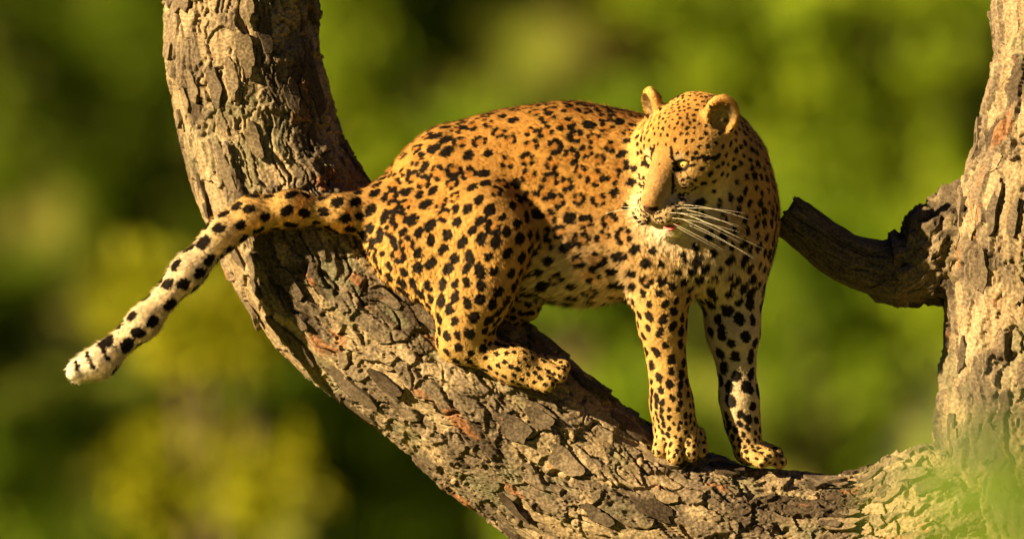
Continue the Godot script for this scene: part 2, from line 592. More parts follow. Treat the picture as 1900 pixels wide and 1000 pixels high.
# a tube along points with radii (Vector4: x, y, z, radius), in the hub's axes
func trunk_mesh(pts: Array, step: float, cols: int, look := 0, rough := PackedFloat32Array(), s0 := 0.0, coarse: Array = []) -> ArrayMesh:
	bk_centre.clear(); bk_n.clear(); bk_b.clear(); bk_r.clear(); bk_s.clear(); bk_fine.clear()
	bk_cols = cols
	bk_look = look
	var s := s0
	var last := Vector3.ZERO
	for i in pts.size() - 1:
		var a: Vector4 = pts[maxi(i - 1, 0)]
		var b: Vector4 = pts[i]
		var c: Vector4 = pts[i + 1]
		var d: Vector4 = pts[mini(i + 2, pts.size() - 1)]
		var seg := Vector3(c.x - b.x, c.y - b.y, c.z - b.z).length()
		var st := step
		if coarse.has(i): st = step * 6.0
		var n := maxi(1, int(seg / st))
		for k in n + (1 if i == pts.size() - 2 else 0):
			var t := float(k) / n
			var v := 0.5 * ((2.0 * b) + (c - a) * t + (2.0 * a - 5.0 * b + 4.0 * c - d) * t * t + (3.0 * b - a - 3.0 * c + d) * t * t * t)
			var dv := 0.5 * ((c - a) + 2.0 * (2.0 * a - 5.0 * b + 4.0 * c - d) * t + 3.0 * (3.0 * b - a - 3.0 * c + d) * t * t)
			var p := Vector3(v.x, v.y, v.z)
			var tan := Vector3(dv.x, dv.y, dv.z).normalized()
			if bk_centre.size(): s += p.distance_to(last)
			last = p
			var nn := Vector3(0, 0, -1)
			nn = (nn - tan * tan.dot(nn)).normalized()
			bk_centre.append(p); bk_n.append(nn); bk_b.append(tan.cross(nn)); bk_r.append(v.w); bk_s.append(s)
			bk_fine.append(lerpf(rough[i], rough[mini(i + 1, rough.size() - 1)], t) if rough.size() else 0.0)
	var rows := bk_centre.size()
	bk_pos.resize(rows * cols)
	bk_col.resize(rows * cols)
	in_threads(bark_row, rows)
	var nrm := PackedVector3Array()
	nrm.resize(rows * cols)
	var idx := PackedInt32Array()
	idx.resize((rows - 1) * (cols - 1) * 6)
	var w := 0
	for i in rows:
		var up := mini(i + 1, rows - 1) * cols
		var dn := maxi(i - 1, 0) * cols
		for j in cols:
			var jr := j + 1 if j < cols - 1 else 1
			var jl := j - 1 if j > 0 else cols - 2
			var du := bk_pos[up + j] - bk_pos[dn + j]
			var dt := bk_pos[i * cols + jr] - bk_pos[i * cols + jl]
			nrm[i * cols + j] = dt.cross(du).normalized()
			if i < rows - 1 and j < cols - 1:
				var q := i * cols + j
				idx[w] = q; idx[w + 1] = q + cols; idx[w + 2] = q + 1
				idx[w + 3] = q + 1; idx[w + 4] = q + cols; idx[w + 5] = q + cols + 1
				w += 6
	return mesh_of(bk_pos, nrm, bk_col, idx)

# loose flakes of bark, each lying on the last trunk built and lifting at its lower end
func flakes(parent: Node3D, count: int, sd: int, rows: Vector2i, side: Vector2) -> void:
	var rng := RandomNumberGenerator.new()
	rng.seed = sd
	var total := bk_centre.size()
	for f in count:
		var row0 := rng.randi_range(rows.x, mini(rows.y, total - 1))
		var th0 := rng.randf_range(side.x, side.y)
		var l := rng.randf_range(0.016, 0.042) * (1.0 if rng.randf() < 0.85 else 1.5)
		var w := l * rng.randf_range(0.25, 0.48)
		var thick := rng.randf_range(0.0025, 0.005)
		var curl := rng.randf_range(0.000, 0.008)
		var rise := rng.randf_range(0.001, 0.004)
		var n := 22
		var v := PackedVector3Array()
		var idx := PackedInt32Array()
		var b0 := bark(Vector3(cos(th0) * bk_r[row0], sin(th0) * bk_r[row0], bk_s[row0]))
		var own := Vector3(0, rng.randf_range(0.0, 0.6), rng.randf_range(-0.12, 0.5))
		var shade := bark_colour(own)
		var col := PackedColorArray()
		var ph := rng.randf() * TAU
		var level := b0.x
		var rim := []
		for i in n:
			var a := TAU * i / n
			var k := 1.0 + 0.08 * sin(a * 2.0 + ph) + 0.12 * sin(a * 3.0 - ph * 2.0) + 0.10 * sin(a * 5.0 + ph * 3.0) + rng.randf_range(-0.10, 0.10)
			rim.append(Vector2(cos(a) * l * k, sin(a) * w * k))
		for ring in [0.02, 0.4, 0.75, 1.0, 1.02]:
			for i in n:
				var uv: Vector2 = rim[i] * ring
				var ds: float = uv.x
				var row := row0
				while row < total - 1 and bk_s[row] < bk_s[row0] + ds: row += 1
				while row > 0 and bk_s[row] > bk_s[row0] + ds: row -= 1
				var r := bk_r[row]
				var th := th0 + uv.y / r
				var dirv := bk_n[row] * cos(th) + bk_b[row] * sin(th)
				var lower: float = nz.lump.get_noise_3dv(Vector3(cos(th) * r, sin(th) * r, bk_s[row])) * 0.012
				var lift := rise + curl * smoothstep(-0.2, 1.0, ds / l)
				var h := lower + 0.0050 + lift
				if ring > 1.01: h -= thick + lift * 0.6 + 0.002
				v.append(bk_centre[row] + dirv * (r + h))
				var g: float = 1.0 + 0.4 * nz.warp2.get_noise_3dv(Vector3(uv.x, uv.y, f) * 2.0)
				col.append(Color(shade.x * g, shade.y * g, shade.z * g))
		for ring in 4:
			for i in n:
				var p := ring * n + i
				var q := ring * n + (i + 1) % n
				idx.append_array([p, p + n, q, q, p + n, q + n])
		var st := SurfaceTool.new()
		st.begin(Mesh.PRIMITIVE_TRIANGLES)
		for i in idx.size():
			st.set_color(col[idx[i]])
			st.set_smooth_group(0 if i < n * 18 else 1)
			st.add_vertex(v[idx[i]])
		st.generate_normals()
		part("bark_flake", st.commit(), bark_mat, parent)

# ------------------------------------------------------------------ leaves
func leaf_into(v: PackedVector3Array, n: PackedVector3Array, idx: PackedInt32Array, at: Vector3, along: Vector3, up: Vector3, l: float, w: float, fold := 0.25) -> void:
	var side := along.cross(up).normalized()
	up = side.cross(along).normalized()
	var b := v.size()
	for k in [[0.0, 0.0], [0.3, 0.85], [0.62, 0.9], [1.0, 0.0]]:
		var x: float = k[0] * l
		var z: float = k[1] * w * 0.5
		var drop: Vector3 = up * (-0.18 * l * k[0] * k[0])
		v.append(at + along * x + drop)
		v.append(at + along * x + side * z + up * (z * fold) + drop)
		v.append(at + along * x - side * z + up * (z * fold) + drop)
		for q in 3: n.append(up)
	for k in 3:
		var o := b + k * 3
		idx.append_array([o, o + 4, o + 1, o, o + 3, o + 4, o, o + 2, o + 5, o, o + 5, o + 3])

func cluster_mesh(rng: RandomNumberGenerator, leaves: int, l: float, spread: float) -> ArrayMesh:
	var v := PackedVector3Array()
	var n := PackedVector3Array()
	var idx := PackedInt32Array()
	for i in leaves:
		var d := Vector3(rng.randfn(), rng.randfn() * 0.7 + 0.3, rng.randfn()).normalized()
		var u := (Vector3(rng.randfn() * 0.8, 0.6, rng.randfn() * 0.8)).normalized()
		leaf_into(v, n, idx, d * spread * rng.randf_range(0.2, 1.0), d, u, l * rng.randf_range(0.7, 1.2), l * rng.randf_range(0.38, 0.55))
	return mesh_of(v, n, PackedColorArray(), idx)

func stick(a: Vector3, b: Vector3, ra: float, rb: float, st: SurfaceTool) -> void:
	var t := (b - a).normalized()
	var x := t.cross(Vector3(0.31, 0.2, 0.93)).normalized()
	var y := t.cross(x)
	for k in 7:
		var a0 := TAU * k / 7.0
		var a1 := TAU * (k + 1) / 7.0
		var d0 := x * cos(a0) + y * sin(a0)
		var d1 := x * cos(a1) + y * sin(a1)
		for q in [[a, ra, d0], [b, rb, d0], [a, ra, d1], [a, ra, d1], [b, rb, d0], [b, rb, d1]]:
			st.set_normal(q[2])
			st.add_vertex(q[0] + q[2] * q[1])

func hill(x: float, z: float) -> float:
	var d := -z - 14.0
	var h := 0.0
	if d > 0.0: h = 15.0 * (1.0 - exp(-d * 0.0125))
	return h + 0.35 * nz.ground.get_noise_2d(x, z) * smoothstep(3.0, 20.0, absf(d + 14.0)) - 0.02

var leaf_mats := {}
var wood_mat: StandardMaterial3D
var clusters: Array[ArrayMesh] = []

# a shrub or small tree: stems that fork and a crown of leaf clusters gathered in uneven clumps
func bush(called: String, x: float, z: float, height: float, width: float, tint: Color, label: String, category: String, grp: String, rng: RandomNumberGenerator, count := 1500, low := 0.12) -> void:
	var foot := Vector3(x, hill(x, z), z)
	var o := thing(called, foot, label, category, grp)
	var st := SurfaceTool.new()
	st.begin(Mesh.PRIMITIVE_TRIANGLES)
	var clumps := []
	var stems := rng.randi_range(3, 5)
	for s in stems:
		var a := TAU * (s + rng.randf()) / stems
		var p := Vector3(cos(a), 0, sin(a)) * 0.04 * width
		var r := 0.022 * height
		var d := Vector3(cos(a) * 0.35 * width / height, 1.0, sin(a) * 0.35 * width / height)
		for k in 4:
			var q: Vector3 = p + d * (height * 0.22) + Vector3(rng.randfn(), 0, rng.randfn()) * 0.03 * width
			stick(p, q, r, r * 0.72, st)
			r *= 0.72
			for b in 2:
				var side := Vector3(rng.randfn(), rng.randf_range(0.0, 0.8), rng.randfn()).normalized()
				var tip := q + side * width * rng.randf_range(0.12, 0.34)
				stick(q, tip, r * 0.6, r * 0.2, st)
				if q.y > height * low: clumps.append([tip, width * rng.randf_range(0.11, 0.2)])
			p = q
		clumps.append([p, width * 0.15])
	part("stem", st.commit(), wood_mat, o, false)
	var mm := MultiMesh.new()
	mm.transform_format = MultiMesh.TRANSFORM_3D
	mm.use_colors = true
	mm.mesh = clusters[rng.randi() % clusters.size()]
	mm.instance_count = count
	var buf := PackedFloat32Array()
	for i in count:
		var c: Array = clumps[rng.randi() % clumps.size()]
		var dv := Vector3(rng.randfn(), rng.randfn(), rng.randfn()).normalized() * pow(rng.randf(), 0.45)
		var p: Vector3 = c[0] + dv * c[1] * Vector3(1.0, 0.75, 1.0)
		p.y = maxf(p.y, 0.05)
		var bs := Basis.from_euler(Vector3(rng.randf_range(-0.5, 0.5), rng.randf() * TAU, rng.randf_range(-0.5, 0.5))).scaled(Vector3.ONE * rng.randf_range(0.7, 1.3))
		var k := rng.randf_range(0.75, 1.25)
		var yel := rng.randf_range(0.9, 1.15)
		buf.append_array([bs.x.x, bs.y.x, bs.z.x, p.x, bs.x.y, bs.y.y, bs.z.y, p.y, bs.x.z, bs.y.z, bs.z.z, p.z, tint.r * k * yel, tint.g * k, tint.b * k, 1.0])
	mm.buffer = buf
	var crown := MultiMeshInstance3D.new()
	crown.name = "crown"
	crown.multimesh = mm
	crown.material_override = leaf_mats.bush
	crown.set_meta("kind", "stuff")
	o.add_child(crown, true)

# ------------------------------------------------------------------ the scene
func _ready() -> void:
	var attributes := CameraAttributesPhysical.new()
	attributes.frustum_focal_length = 384.0
	attributes.frustum_focus_distance = 15.88
	attributes.frustum_near = 0.1
	attributes.frustum_far = 900.0
	attributes.exposure_aperture = 2.4
	var camera := Camera3D.new()
	camera.name = "camera"
	camera.attributes = attributes
	add_child(camera)
	camera.position = Vector3(0, 3.5, 16.0)
	camera.current = true

	var sky_mat := ProceduralSkyMaterial.new()
	sky_mat.sky_top_color = Color(0.30, 0.42, 0.62)
	sky_mat.sky_horizon_color = Color(0.72, 0.66, 0.52)
	sky_mat.sky_curve = 0.14
	sky_mat.ground_horizon_color = Color(0.30, 0.28, 0.16)
	sky_mat.ground_bottom_color = Color(0.12, 0.12, 0.06)
	sky_mat.sun_angle_max = 25.0
	var sky := Sky.new()
	sky.sky_material = sky_mat
	var env := Environment.new()
	env.background_mode = Environment.BG_SKY
	env.sky = sky
	env.background_energy_multiplier = 0.085
	env.tonemap_mode = Environment.TONE_MAPPER_LINEAR
	env.tonemap_exposure = 4.1
	env.sdfgi_enabled = true
	env.ssao_enabled = true
	env.ssil_enabled = true
	var world := WorldEnvironment.new()
	world.name = "environment"
	world.environment = env
	add_child(world)

	var sun := DirectionalLight3D.new()
	sun.name = "sun"
	sun.light_color = Color(1.0, 0.87, 0.64)
	sun.light_energy = 1.6
	sun.light_angular_distance = 0.5
	sun.shadow_enabled = true
	add_child(sun)
	var to_sun := Vector3(-0.85, 0.40, 0.40).normalized()
	sun.look_at_from_position(to_sun * 50.0, Vector3.ZERO)

	nz.ground = noise(FastNoiseLite.TYPE_SIMPLEX_SMOOTH, 3, 0.05, 3)
	bark_noises()
	materials()
	ground()
	tree()
	leopard()
	background()
	foreground()

var bark_mat: StandardMaterial3D
var fur_mat: StandardMaterial3D
var skin_mat: StandardMaterial3D

func materials() -> void:
	var grain := NoiseTexture2D.new()
	grain.width = 512; grain.height = 512; grain.seamless = true
	var gn := noise(FastNoiseLite.TYPE_CELLULAR, 41, 0.018, 4)
	gn.cellular_return_type = FastNoiseLite.RETURN_DISTANCE2_SUB
	gn.domain_warp_enabled = true
	gn.domain_warp_amplitude = 26.0
	gn.domain_warp_frequency = 0.02
	grain.noise = gn
	bark_mat = StandardMaterial3D.new()
	bark_mat.vertex_color_use_as_albedo = true
	bark_mat.roughness = 0.9
	bark_mat.metallic_specular = 0.25
	bark_mat.heightmap_enabled = true
	bark_mat.heightmap_texture = grain
	bark_mat.heightmap_scale = 0.12
	bark_mat.uv1_triplanar = true
	bark_mat.uv1_scale = Vector3.ONE * 5.0
	var speck := NoiseTexture2D.new()
	speck.width = 512; speck.height = 512; speck.seamless = true
	speck.noise = noise(FastNoiseLite.TYPE_SIMPLEX, 43, 0.045, 5)
	var ramp := Gradient.new()
	ramp.set_color(0, Color(0.72, 0.70, 0.67)); ramp.set_color(1, Color(1, 1, 1))
	ramp.set_offset(0, 0.30); ramp.set_offset(1, 0.66)
	speck.color_ramp = ramp
	bark_mat.albedo_texture = speck

	fur_mat = StandardMaterial3D.new()
	fur_mat.vertex_color_use_as_albedo = true
	fur_mat.roughness = 0.62
	fur_mat.metallic_specular = 0.17
	skin_mat = StandardMaterial3D.new()
	skin_mat.vertex_color_use_as_albedo = true
	skin_mat.roughness = 0.8
	skin_mat.metallic_specular = 0.2

	wood_mat = StandardMaterial3D.new()
	wood_mat.albedo_color = Color(0.28, 0.22, 0.16)
	wood_mat.roughness = 0.9
	var lm := StandardMaterial3D.new()
	lm.vertex_color_use_as_albedo = true
	lm.roughness = 0.6
	lm.metallic_specular = 0.25
	lm.backlight_enabled = true
	lm.backlight = Color(0.75, 0.75, 0.75)
	leaf_mats.bush = lm
	var rng := RandomNumberGenerator.new()
	rng.seed = 12
	for i in 3: clusters.append(cluster_mesh(rng, 9, 0.075, 0.09))

func ground() -> void:
	var v := PackedVector3Array()
	var c := PackedColorArray()
	var idx := PackedInt32Array()
	var n := 160
	var tint := noise(FastNoiseLite.TYPE_SIMPLEX_SMOOTH, 33, 0.35, 4)
	for j in n + 1:
		var fz := float(j) / n
		var z := 24.0 - 424.0 * pow(fz, 1.9)
		for i in n + 1:
			var fx := float(i) / n * 2.0 - 1.0
			var x := signf(fx) * pow(absf(fx), 2.0) * 300.0
			v.append(Vector3(x, hill(x, z), z))
			var t := 0.5 + 0.5 * tint.get_noise_2d(x, z)
			var g := Vector3(0.09, 0.125, 0.012).lerp(Vector3(0.21, 0.20, 0.05), smoothstep(0.3, 0.75, t))
			c.append(Color(g.x, g.y, g.z))
	for j in n:
		for i in n:
			var q := j * (n + 1) + i
			idx.append_array([q, q + n + 1, q + 1, q + 1, q + n + 1, q + n + 2])
	var st := SurfaceTool.new()
	var nn := PackedVector3Array()
	for p in v:
		var e := 0.4
		nn.append(Vector3(hill(p.x - e, p.z) - hill(p.x + e, p.z), 2.0 * e, hill(p.x, p.z - e) - hill(p.x, p.z + e)).normalized())
	var m := mesh_of(v, nn, c, idx)
	var mat := StandardMaterial3D.new()
	mat.vertex_color_use_as_albedo = true
	mat.roughness = 1.0
	mat.metallic_specular = 0.1
	var o := part("grassy_hillside", m, mat, self, false)
	tag(o, "grassy hillside rising behind the tree", "ground", "", "structure")

func V(p: Vector3, r: float) -> Vector4:
	return Vector4(p.x, p.y, p.z, r * 0.001)

func tree() -> void:
	var o := thing("tree", HUB + Vector3(1.02, -3.5, -0.05), "old tree with flaking bark, its thick slanting limb carrying the leopard", "tree")
	var limb := part("limb", trunk_mesh([V(Vector3(-0.498, 0.83, -0.11), 140), V(Vector3(-0.51, 0.65, -0.11), 142), V(Vector3(-0.51, 0.5, -0.11), 144), V(Vector3(-0.502, 0.4, -0.11), 145), V(Vector3(-0.485, 0.308, -0.11), 146), V(Vector3(-0.468, 0.232, -0.11), 146), V(Vector3(-0.438, 0.155, -0.11), 149), V(Vector3(-0.39, 0.06, -0.105), 154), V(Vector3(-0.327, -0.029, -0.1), 158), V(Vector3(-0.229, -0.108, -0.095), 161), V(Vector3(-0.114, -0.2, -0.085), 163), V(Vector3(0.038, -0.32, -0.07), 159), V(Vector3(0.126, -0.39, -0.06), 158), V(Vector3(0.303, -0.489, -0.044), 157), V(Vector3(0.494, -0.534, -0.042), 159), V(Vector3(0.65, -0.542, -0.038), 163), V(Vector3(0.77, -0.525, -0.034), 190), V(Vector3(0.9, -0.485, -0.03), 165), V(Vector3(0.98, -0.46, -0.03), 120)], 0.0022, 440), bark_mat, o)
	flakes(limb, 110, 71, Vector2i(60, 1000), Vector2(PI - 1.35, PI + 1.35))
	var trunk := part("trunk", trunk_mesh([V(Vector3(1.04, -3.52, -0.03), 330), V(Vector3(1.035, -3.1, -0.03), 270), V(Vector3(1.02, -1.9, -0.03), 240), V(Vector3(1.01, -1, -0.03), 225), V(Vector3(0.995, -0.6, -0.03), 215), V(Vector3(0.985, -0.4, -0.03), 200), V(Vector3(0.992, -0.22, -0.03), 192), V(Vector3(1.003, -0.06, -0.03), 195), V(Vector3(1.015, 0.08, -0.03), 192), V(Vector3(1.038, 0.2, -0.03), 176), V(Vector3(1.058, 0.35, -0.03), 165), V(Vector3(1.065, 0.5, -0.03), 162), V(Vector3(1.074, 0.7, -0.03), 158), V(Vector3(1.094, 1.2, -0.03), 150)], 0.0026, 420, 0, PackedFloat32Array(), 20.0, [0, 1, 2, 3, 12]), bark_mat, o)
	flakes(trunk, 50, 72, Vector2i(240, 720), Vector2(PI - 1.4, PI + 1.4))
	part("branch_stub", trunk_mesh([V(Vector3(0.508, 0.104, -0.025), 3), V(Vector3(0.509, 0.103, -0.025), 34), V(Vector3(0.522, 0.093, -0.025), 39), V(Vector3(0.558, 0.068, -0.028), 43), V(Vector3(0.605, 0.032, -0.032), 46), V(Vector3(0.661, 0.008, -0.035), 49), V(Vector3(0.698, -0.001, -0.037), 55), V(Vector3(0.706, -0.003, -0.038), 63), V(Vector3(0.748, 0.002, -0.04), 64), V(Vector3(0.794, 0.024, -0.045), 92), V(Vector3(0.849, 0.042, -0.05), 120), V(Vector3(0.919, 0.05, -0.055), 130)], 0.0022, 220, 1, PackedFloat32Array([0.2, 0.0, 0.0, 0.0, 0.0, 0.1, 0.25, 0.5, 0.9, 1.0, 1.0, 1.0]), 40.0), bark_mat, o)

var eye_mid := Vector3(0.284, 0.198, 0.205)
var hr := Vector3(0.84, -0.1, 0.533)
var hu := Vector3(-0.208, 0.846, 0.487)
var hf := Vector3(-0.50, -0.52, 0.69)

func hp(x: float, y: float, z: float) -> Vector3:
	return eye_mid + (hr * x + hu * y + hf * z) * 0.001

func hd(x: float, y: float, z: float) -> Vector3:
	return (hr * x + hu * y + hf * z).normalized()

func leopard() -> void:
	hr = hr.normalized(); hf = (hf - hr * hf.dot(hr)).normalized(); hu = hf.cross(hr)
	edge_noise = noise(FastNoiseLite.TYPE_SIMPLEX, 51, 0.16, 2)
	tone_noise = noise(FastNoiseLite.TYPE_SIMPLEX_SMOOTH, 52, 0.5, 2)
	var root := thing("leopard", HUB + Vector3(0.34, -0.366, 0.02), "spotted leopard standing on the slanting limb, head turned back over its shoulder", "leopard")
	#          colour                        spacing radius rosette length lift
	coat("back", Color(0.454, 0.244, 0.061), 0.0440, 0.0110, 0.92, 0.0088, 0.22)
	coat("flank", Color(0.490, 0.274, 0.077), 0.0445, 0.0110, 0.80, 0.0095, 0.22)
	coat("belly", Color(0.680, 0.585, 0.420), 0.0520, 0.0125, 0.0, 0.0190, 0.32)
	coat("rump", Color(0.479, 0.265, 0.070), 0.0400, 0.0104, 0.45, 0.0088, 0.22)
	coat("thigh", Color(0.500, 0.291, 0.086), 0.0385, 0.0109, 0.03, 0.0080, 0.22)
	coat("shank", Color(0.525, 0.323, 0.108), 0.0370, 0.0103, 0.0, 0.0072, 0.20)
	coat("hind_foot", Color(0.515, 0.327, 0.116), 0.0250, 0.0054, 0.0, 0.0050, 0.17)
	coat("shoulder", Color(0.495, 0.282, 0.082), 0.0370, 0.0097, 0.1, 0.0088, 0.22)
	coat("foreleg", Color(0.520, 0.319, 0.106), 0.0350, 0.0088, 0.0, 0.0066, 0.20)
	coat("far_leg", Color(0.580, 0.470, 0.305), 0.0420, 0.0115, 0.0, 0.0065, 0.20)
	coat("paw", Color(0.520, 0.346, 0.131), 0.0170, 0.0042, 0.0, 0.0032, 0.16)
	coat("chest", Color(0.630, 0.505, 0.325), 0.0400, 0.0100, 0.0, 0.0165, 0.30)
	coat("neck", Color(0.484, 0.283, 0.087), 0.0265, 0.0066, 0.0, 0.0088, 0.24)
	coat("tail", Color(0.551, 0.354, 0.125), 0.0430, 0.0106, 0.0, 0.0085, 0.23)
	coat("tail_pale", Color(0.600, 0.490, 0.325), 0.0470, 0.0128, 0.0, 0.0092, 0.25)
	coat("tail_tip", Color(0.700, 0.640, 0.520), 0.9, 0.0130, 0.0, 0.0100, 0.27)
	coat("crown", Color(0.423, 0.219, 0.053), 0.0135, 0.0030, 0.0, 0.0040, 0.20)
	coat("face", Color(0.418, 0.222, 0.058), 0.0190, 0.0043, 0.0, 0.0040, 0.20)
	coat("cheek", Color(0.469, 0.295, 0.105), 0.0255, 0.0058, 0.0, 0.0055, 0.24)
	coat("bridge", Color(0.315, 0.160, 0.045), 0.9, 0.002, 0.0, 0.0032, 0.15)
	coat("muzzle", Color(0.540, 0.405, 0.235), 0.9, 0.002, 0.0, 0.0038, 0.15)
	coat("chin", Color(0.720, 0.645, 0.510), 0.9, 0.003, 0.0, 0.010, 0.28)
	coat("ear", Color(0.530, 0.317, 0.099), 0.9, 0.003, 0.0, 0.005, 0.35)

	var back := Vector3(-1, -0.25, 0)
	# trunk of the body
	group(0.05)
	bone(Vector3(-0.205, 0.102, 0), Vector3(-0.1, 0.148, 0), 80, 115, 0.05, "rump", back)
	bone(Vector3(-0.1, 0.148, 0), Vector3(0.01, 0.172, 0), 115, 119, 0.05, "back", back)
	bone(Vector3(0.01, 0.172, 0), Vector3(0.11, 0.178, 0.01), 119, 125, 0.05, "back", back)
	bone(Vector3(0.11, 0.178, 0.01), Vector3(0.21, 0.158, 0.03), 125, 124, 0.05, "back", back)
	bone(Vector3(0.21, 0.158, 0.03), Vector3(0.295, 0.15, 0.045), 124, 118, 0.05, "flank", back)
	bone(Vector3(-0.02, 0.09, 0), Vector3(0.11, 0.092, 0.012), 105, 118, 0.05, "flank", back)
	bone(Vector3(0.11, 0.092, 0.012), Vector3(0.22, 0.085, 0.04), 118, 118, 0.05, "flank", back)
	bone(Vector3(-0.015, 0.038, 0), Vector3(0.12, 0.045, 0.015), 78, 98, 0.05, "belly", back + Vector3(0, -0.3, 0))
	bone(Vector3(0.12, 0.045, 0.015), Vector3(0.23, 0.05, 0.04), 98, 100, 0.05, "belly", back + Vector3(0, -0.3, 0))
	# chest and neck
	group(0.05)
	bone(Vector3(0.3, 0.095, 0.05), Vector3(0.375, 0.1, 0.02), 118, 110, 0.05, "shoulder", Vector3(-0.3, -1, 0))
	bone(Vector3(0.372, 0.115, 0.02), Vector3(0.392, 0.05, 0), 106, 89, 0.05, "neck", Vector3(0, -1, 0))
	bone(Vector3(0.335, 0.06, 0.075), Vector3(0.38, 0.03, 0.045), 84, 78, 0.05, "chest", Vector3(0, -1, 0))
	bone(Vector3(0.354, 0.248, 0.105), Vector3(0.374, 0.19, 0.072), 74, 90, 0.05, "neck", Vector3(0.5, -1, -0.2))
	bone(Vector3(0.374, 0.19, 0.072), Vector3(0.378, 0.115, 0.025), 90, 103, 0.05, "neck", Vector3(0.3, -1, -0.2))
	bone(Vector3(0.32, 0.14, 0.12), Vector3(0.335, 0.07, 0.08), 66, 80, 0.05, "chest", Vector3(0, -1, 0))
	# near shoulder and foreleg
	group(0.035)
	bone(Vector3(0.245, 0.19, 0.092), Vector3(0.262, 0.06, 0.092), 52, 64, 0.04, "shoulder", Vector3(-0.2, -1, 0))
	bone(Vector3(0.262, 0.06, 0.092), Vector3(0.276, -0.04, 0.08), 64, 52, 0.04, "foreleg")
	bone(Vector3(0.276, -0.04, 0.08), Vector3(0.278, -0.1, 0.068), 50, 42, 0.03, "foreleg")
	bone(Vector3(0.278, -0.1, 0.068), Vector3(0.296, -0.25, 0.044), 42, 38, 0.03, "foreleg")
	bone(Vector3(0.296, -0.25, 0.044), Vector3(0.304, -0.3, 0.036), 38, 42, 0.03, "paw")
	bone(Vector3(0.304, -0.3, 0.034), Vector3(0.312, -0.328, 0.022), 40, 34, 0.02, "paw")
	bone(Vector3(0.28, -0.3, 0.046), Vector3(0.274, -0.336, 0.056), 18, 19, 0.004, "paw")
	bone(Vector3(0.301, -0.3, 0.056), Vector3(0.302, -0.345, 0.068), 19, 21, 0.004, "paw")
	bone(Vector3(0.327, -0.3, 0.052), Vector3(0.331, -0.34, 0.062), 19, 20, 0.004, "paw")
	bone(Vector3(0.346, -0.304, 0.034), Vector3(0.35, -0.334, 0.042), 17, 18, 0.004, "paw")
	# far foreleg
	group(0.035)
	bone(Vector3(0.4, 0.07, 0), Vector3(0.408, -0.04, 0.008), 80, 58, 0.04, "far_leg")
	bone(Vector3(0.408, -0.04, 0.008), Vector3(0.41, -0.11, 0.012), 56, 48, 0.03, "far_leg")
	bone(Vector3(0.41, -0.11, 0.012), Vector3(0.422, -0.24, 0.008), 48, 34, 0.03, "far_leg")
	bone(Vector3(0.422, -0.24, 0.008), Vector3(0.428, -0.285, 0.002), 34, 30, 0.03, "far_leg")
	bone(Vector3(0.428, -0.285, 0.002), Vector3(0.44, -0.335, 0), 30, 33, 0.03, "paw")
	bone(Vector3(0.44, -0.328, 0.01), Vector3(0.475, -0.348, 0.022), 18, 20, 0.004, "paw")
	bone(Vector3(0.438, -0.34, 0.026), Vector3(0.462, -0.356, 0.034), 17, 17, 0.004, "paw")
	bone(Vector3(0.45, -0.326, -0.012), Vector3(0.49, -0.342, -0.006), 17, 18, 0.004, "paw")
	bone(Vector3(0.465, -0.34, 0.008), Vector3(0.496, -0.356, 0.014), 16, 18, 0.004, "paw")
	# near hind leg
	group(0.022)
	bone(Vector3(-0.185, 0.08, 0.04), Vector3(-0.045, 0.092, 0.11), 88, 74, 0.04, "rump", Vector3(-0.6, -1, 0))
	bone(Vector3(-0.045, 0.092, 0.11), Vector3(-0.025, 0.075, 0.114), 72, 64, 0.04, "thigh", Vector3(-0.5, -1, 0))
	bone(Vector3(-0.178, 0.045, 0.06), Vector3(-0.06, 0.01, 0.1), 80, 72, 0.05, "thigh", Vector3(-0.2, -1, 0))
	bone(Vector3(-0.175, 0.02, 0.07), Vector3(-0.095, -0.06, 0.095), 60, 50, 0.05, "thigh", Vector3(0.2, -1, 0))
	bone(Vector3(-0.025, 0.06, 0.114), Vector3(-0.064, -0.04, 0.108), 62, 62, 0.04, "thigh", Vector3(-0.3, -1, 0))
	bone(Vector3(-0.064, -0.04, 0.108), Vector3(-0.088, -0.11, 0.1), 58, 46, 0.04, "shank", Vector3(-0.3, -1, 0))
	bone(Vector3(-0.088, -0.11, 0.1), Vector3(-0.102, -0.136, 0.096), 44, 33, 0.03, "shank", Vector3(-0.3, -1, 0))
	bone(Vector3(-0.102, -0.136, 0.096), Vector3(0, -0.174, 0.096), 32, 36, 0.03, "hind_foot")
	bone(Vector3(0, -0.174, 0.096), Vector3(0.05, -0.19, 0.088), 36, 33, 0.03, "hind_foot")
	bone(Vector3(0.005, -0.188, 0.104), Vector3(0.062, -0.21, 0.108), 22, 22, 0.014, "paw", Vector3(1, -0.4, 0))
	bone(Vector3(0.035, -0.172, 0.1), Vector3(0.086, -0.194, 0.1), 18, 20, 0.004, "paw", Vector3(1, -0.4, 0))
	bone(Vector3(0.04, -0.164, 0.08), Vector3(0.093, -0.18, 0.08), 16, 19, 0.004, "paw", Vector3(1, -0.4, 0))
	# far hind leg
	group(0.03)
	bone(Vector3(-0.05, 0.03, -0.06), Vector3(0.01, -0.02, -0.07), 80, 60, 0.05, "thigh", Vector3(0, -1, 0))
	bone(Vector3(0.01, -0.02, -0.06), Vector3(-0.02, -0.09, -0.04), 50, 40, 0.05, "thigh", Vector3(0, -1, 0))
	bone(Vector3(-0.015, -0.06, -0.01), Vector3(0.028, -0.074, 0), 34, 26, 0.03, "hind_foot")
	# tail
	group(0.03)
	bone(Vector3(-0.205, 0.108, 0.015), Vector3(-0.26, 0.105, 0.048), 58, 42, 0.04, "rump", Vector3(-1, 0, 0))
	bone(Vector3(-0.26, 0.105, 0.048), Vector3(-0.31, 0.104, 0.07), 38, 36, 0.03, "tail")
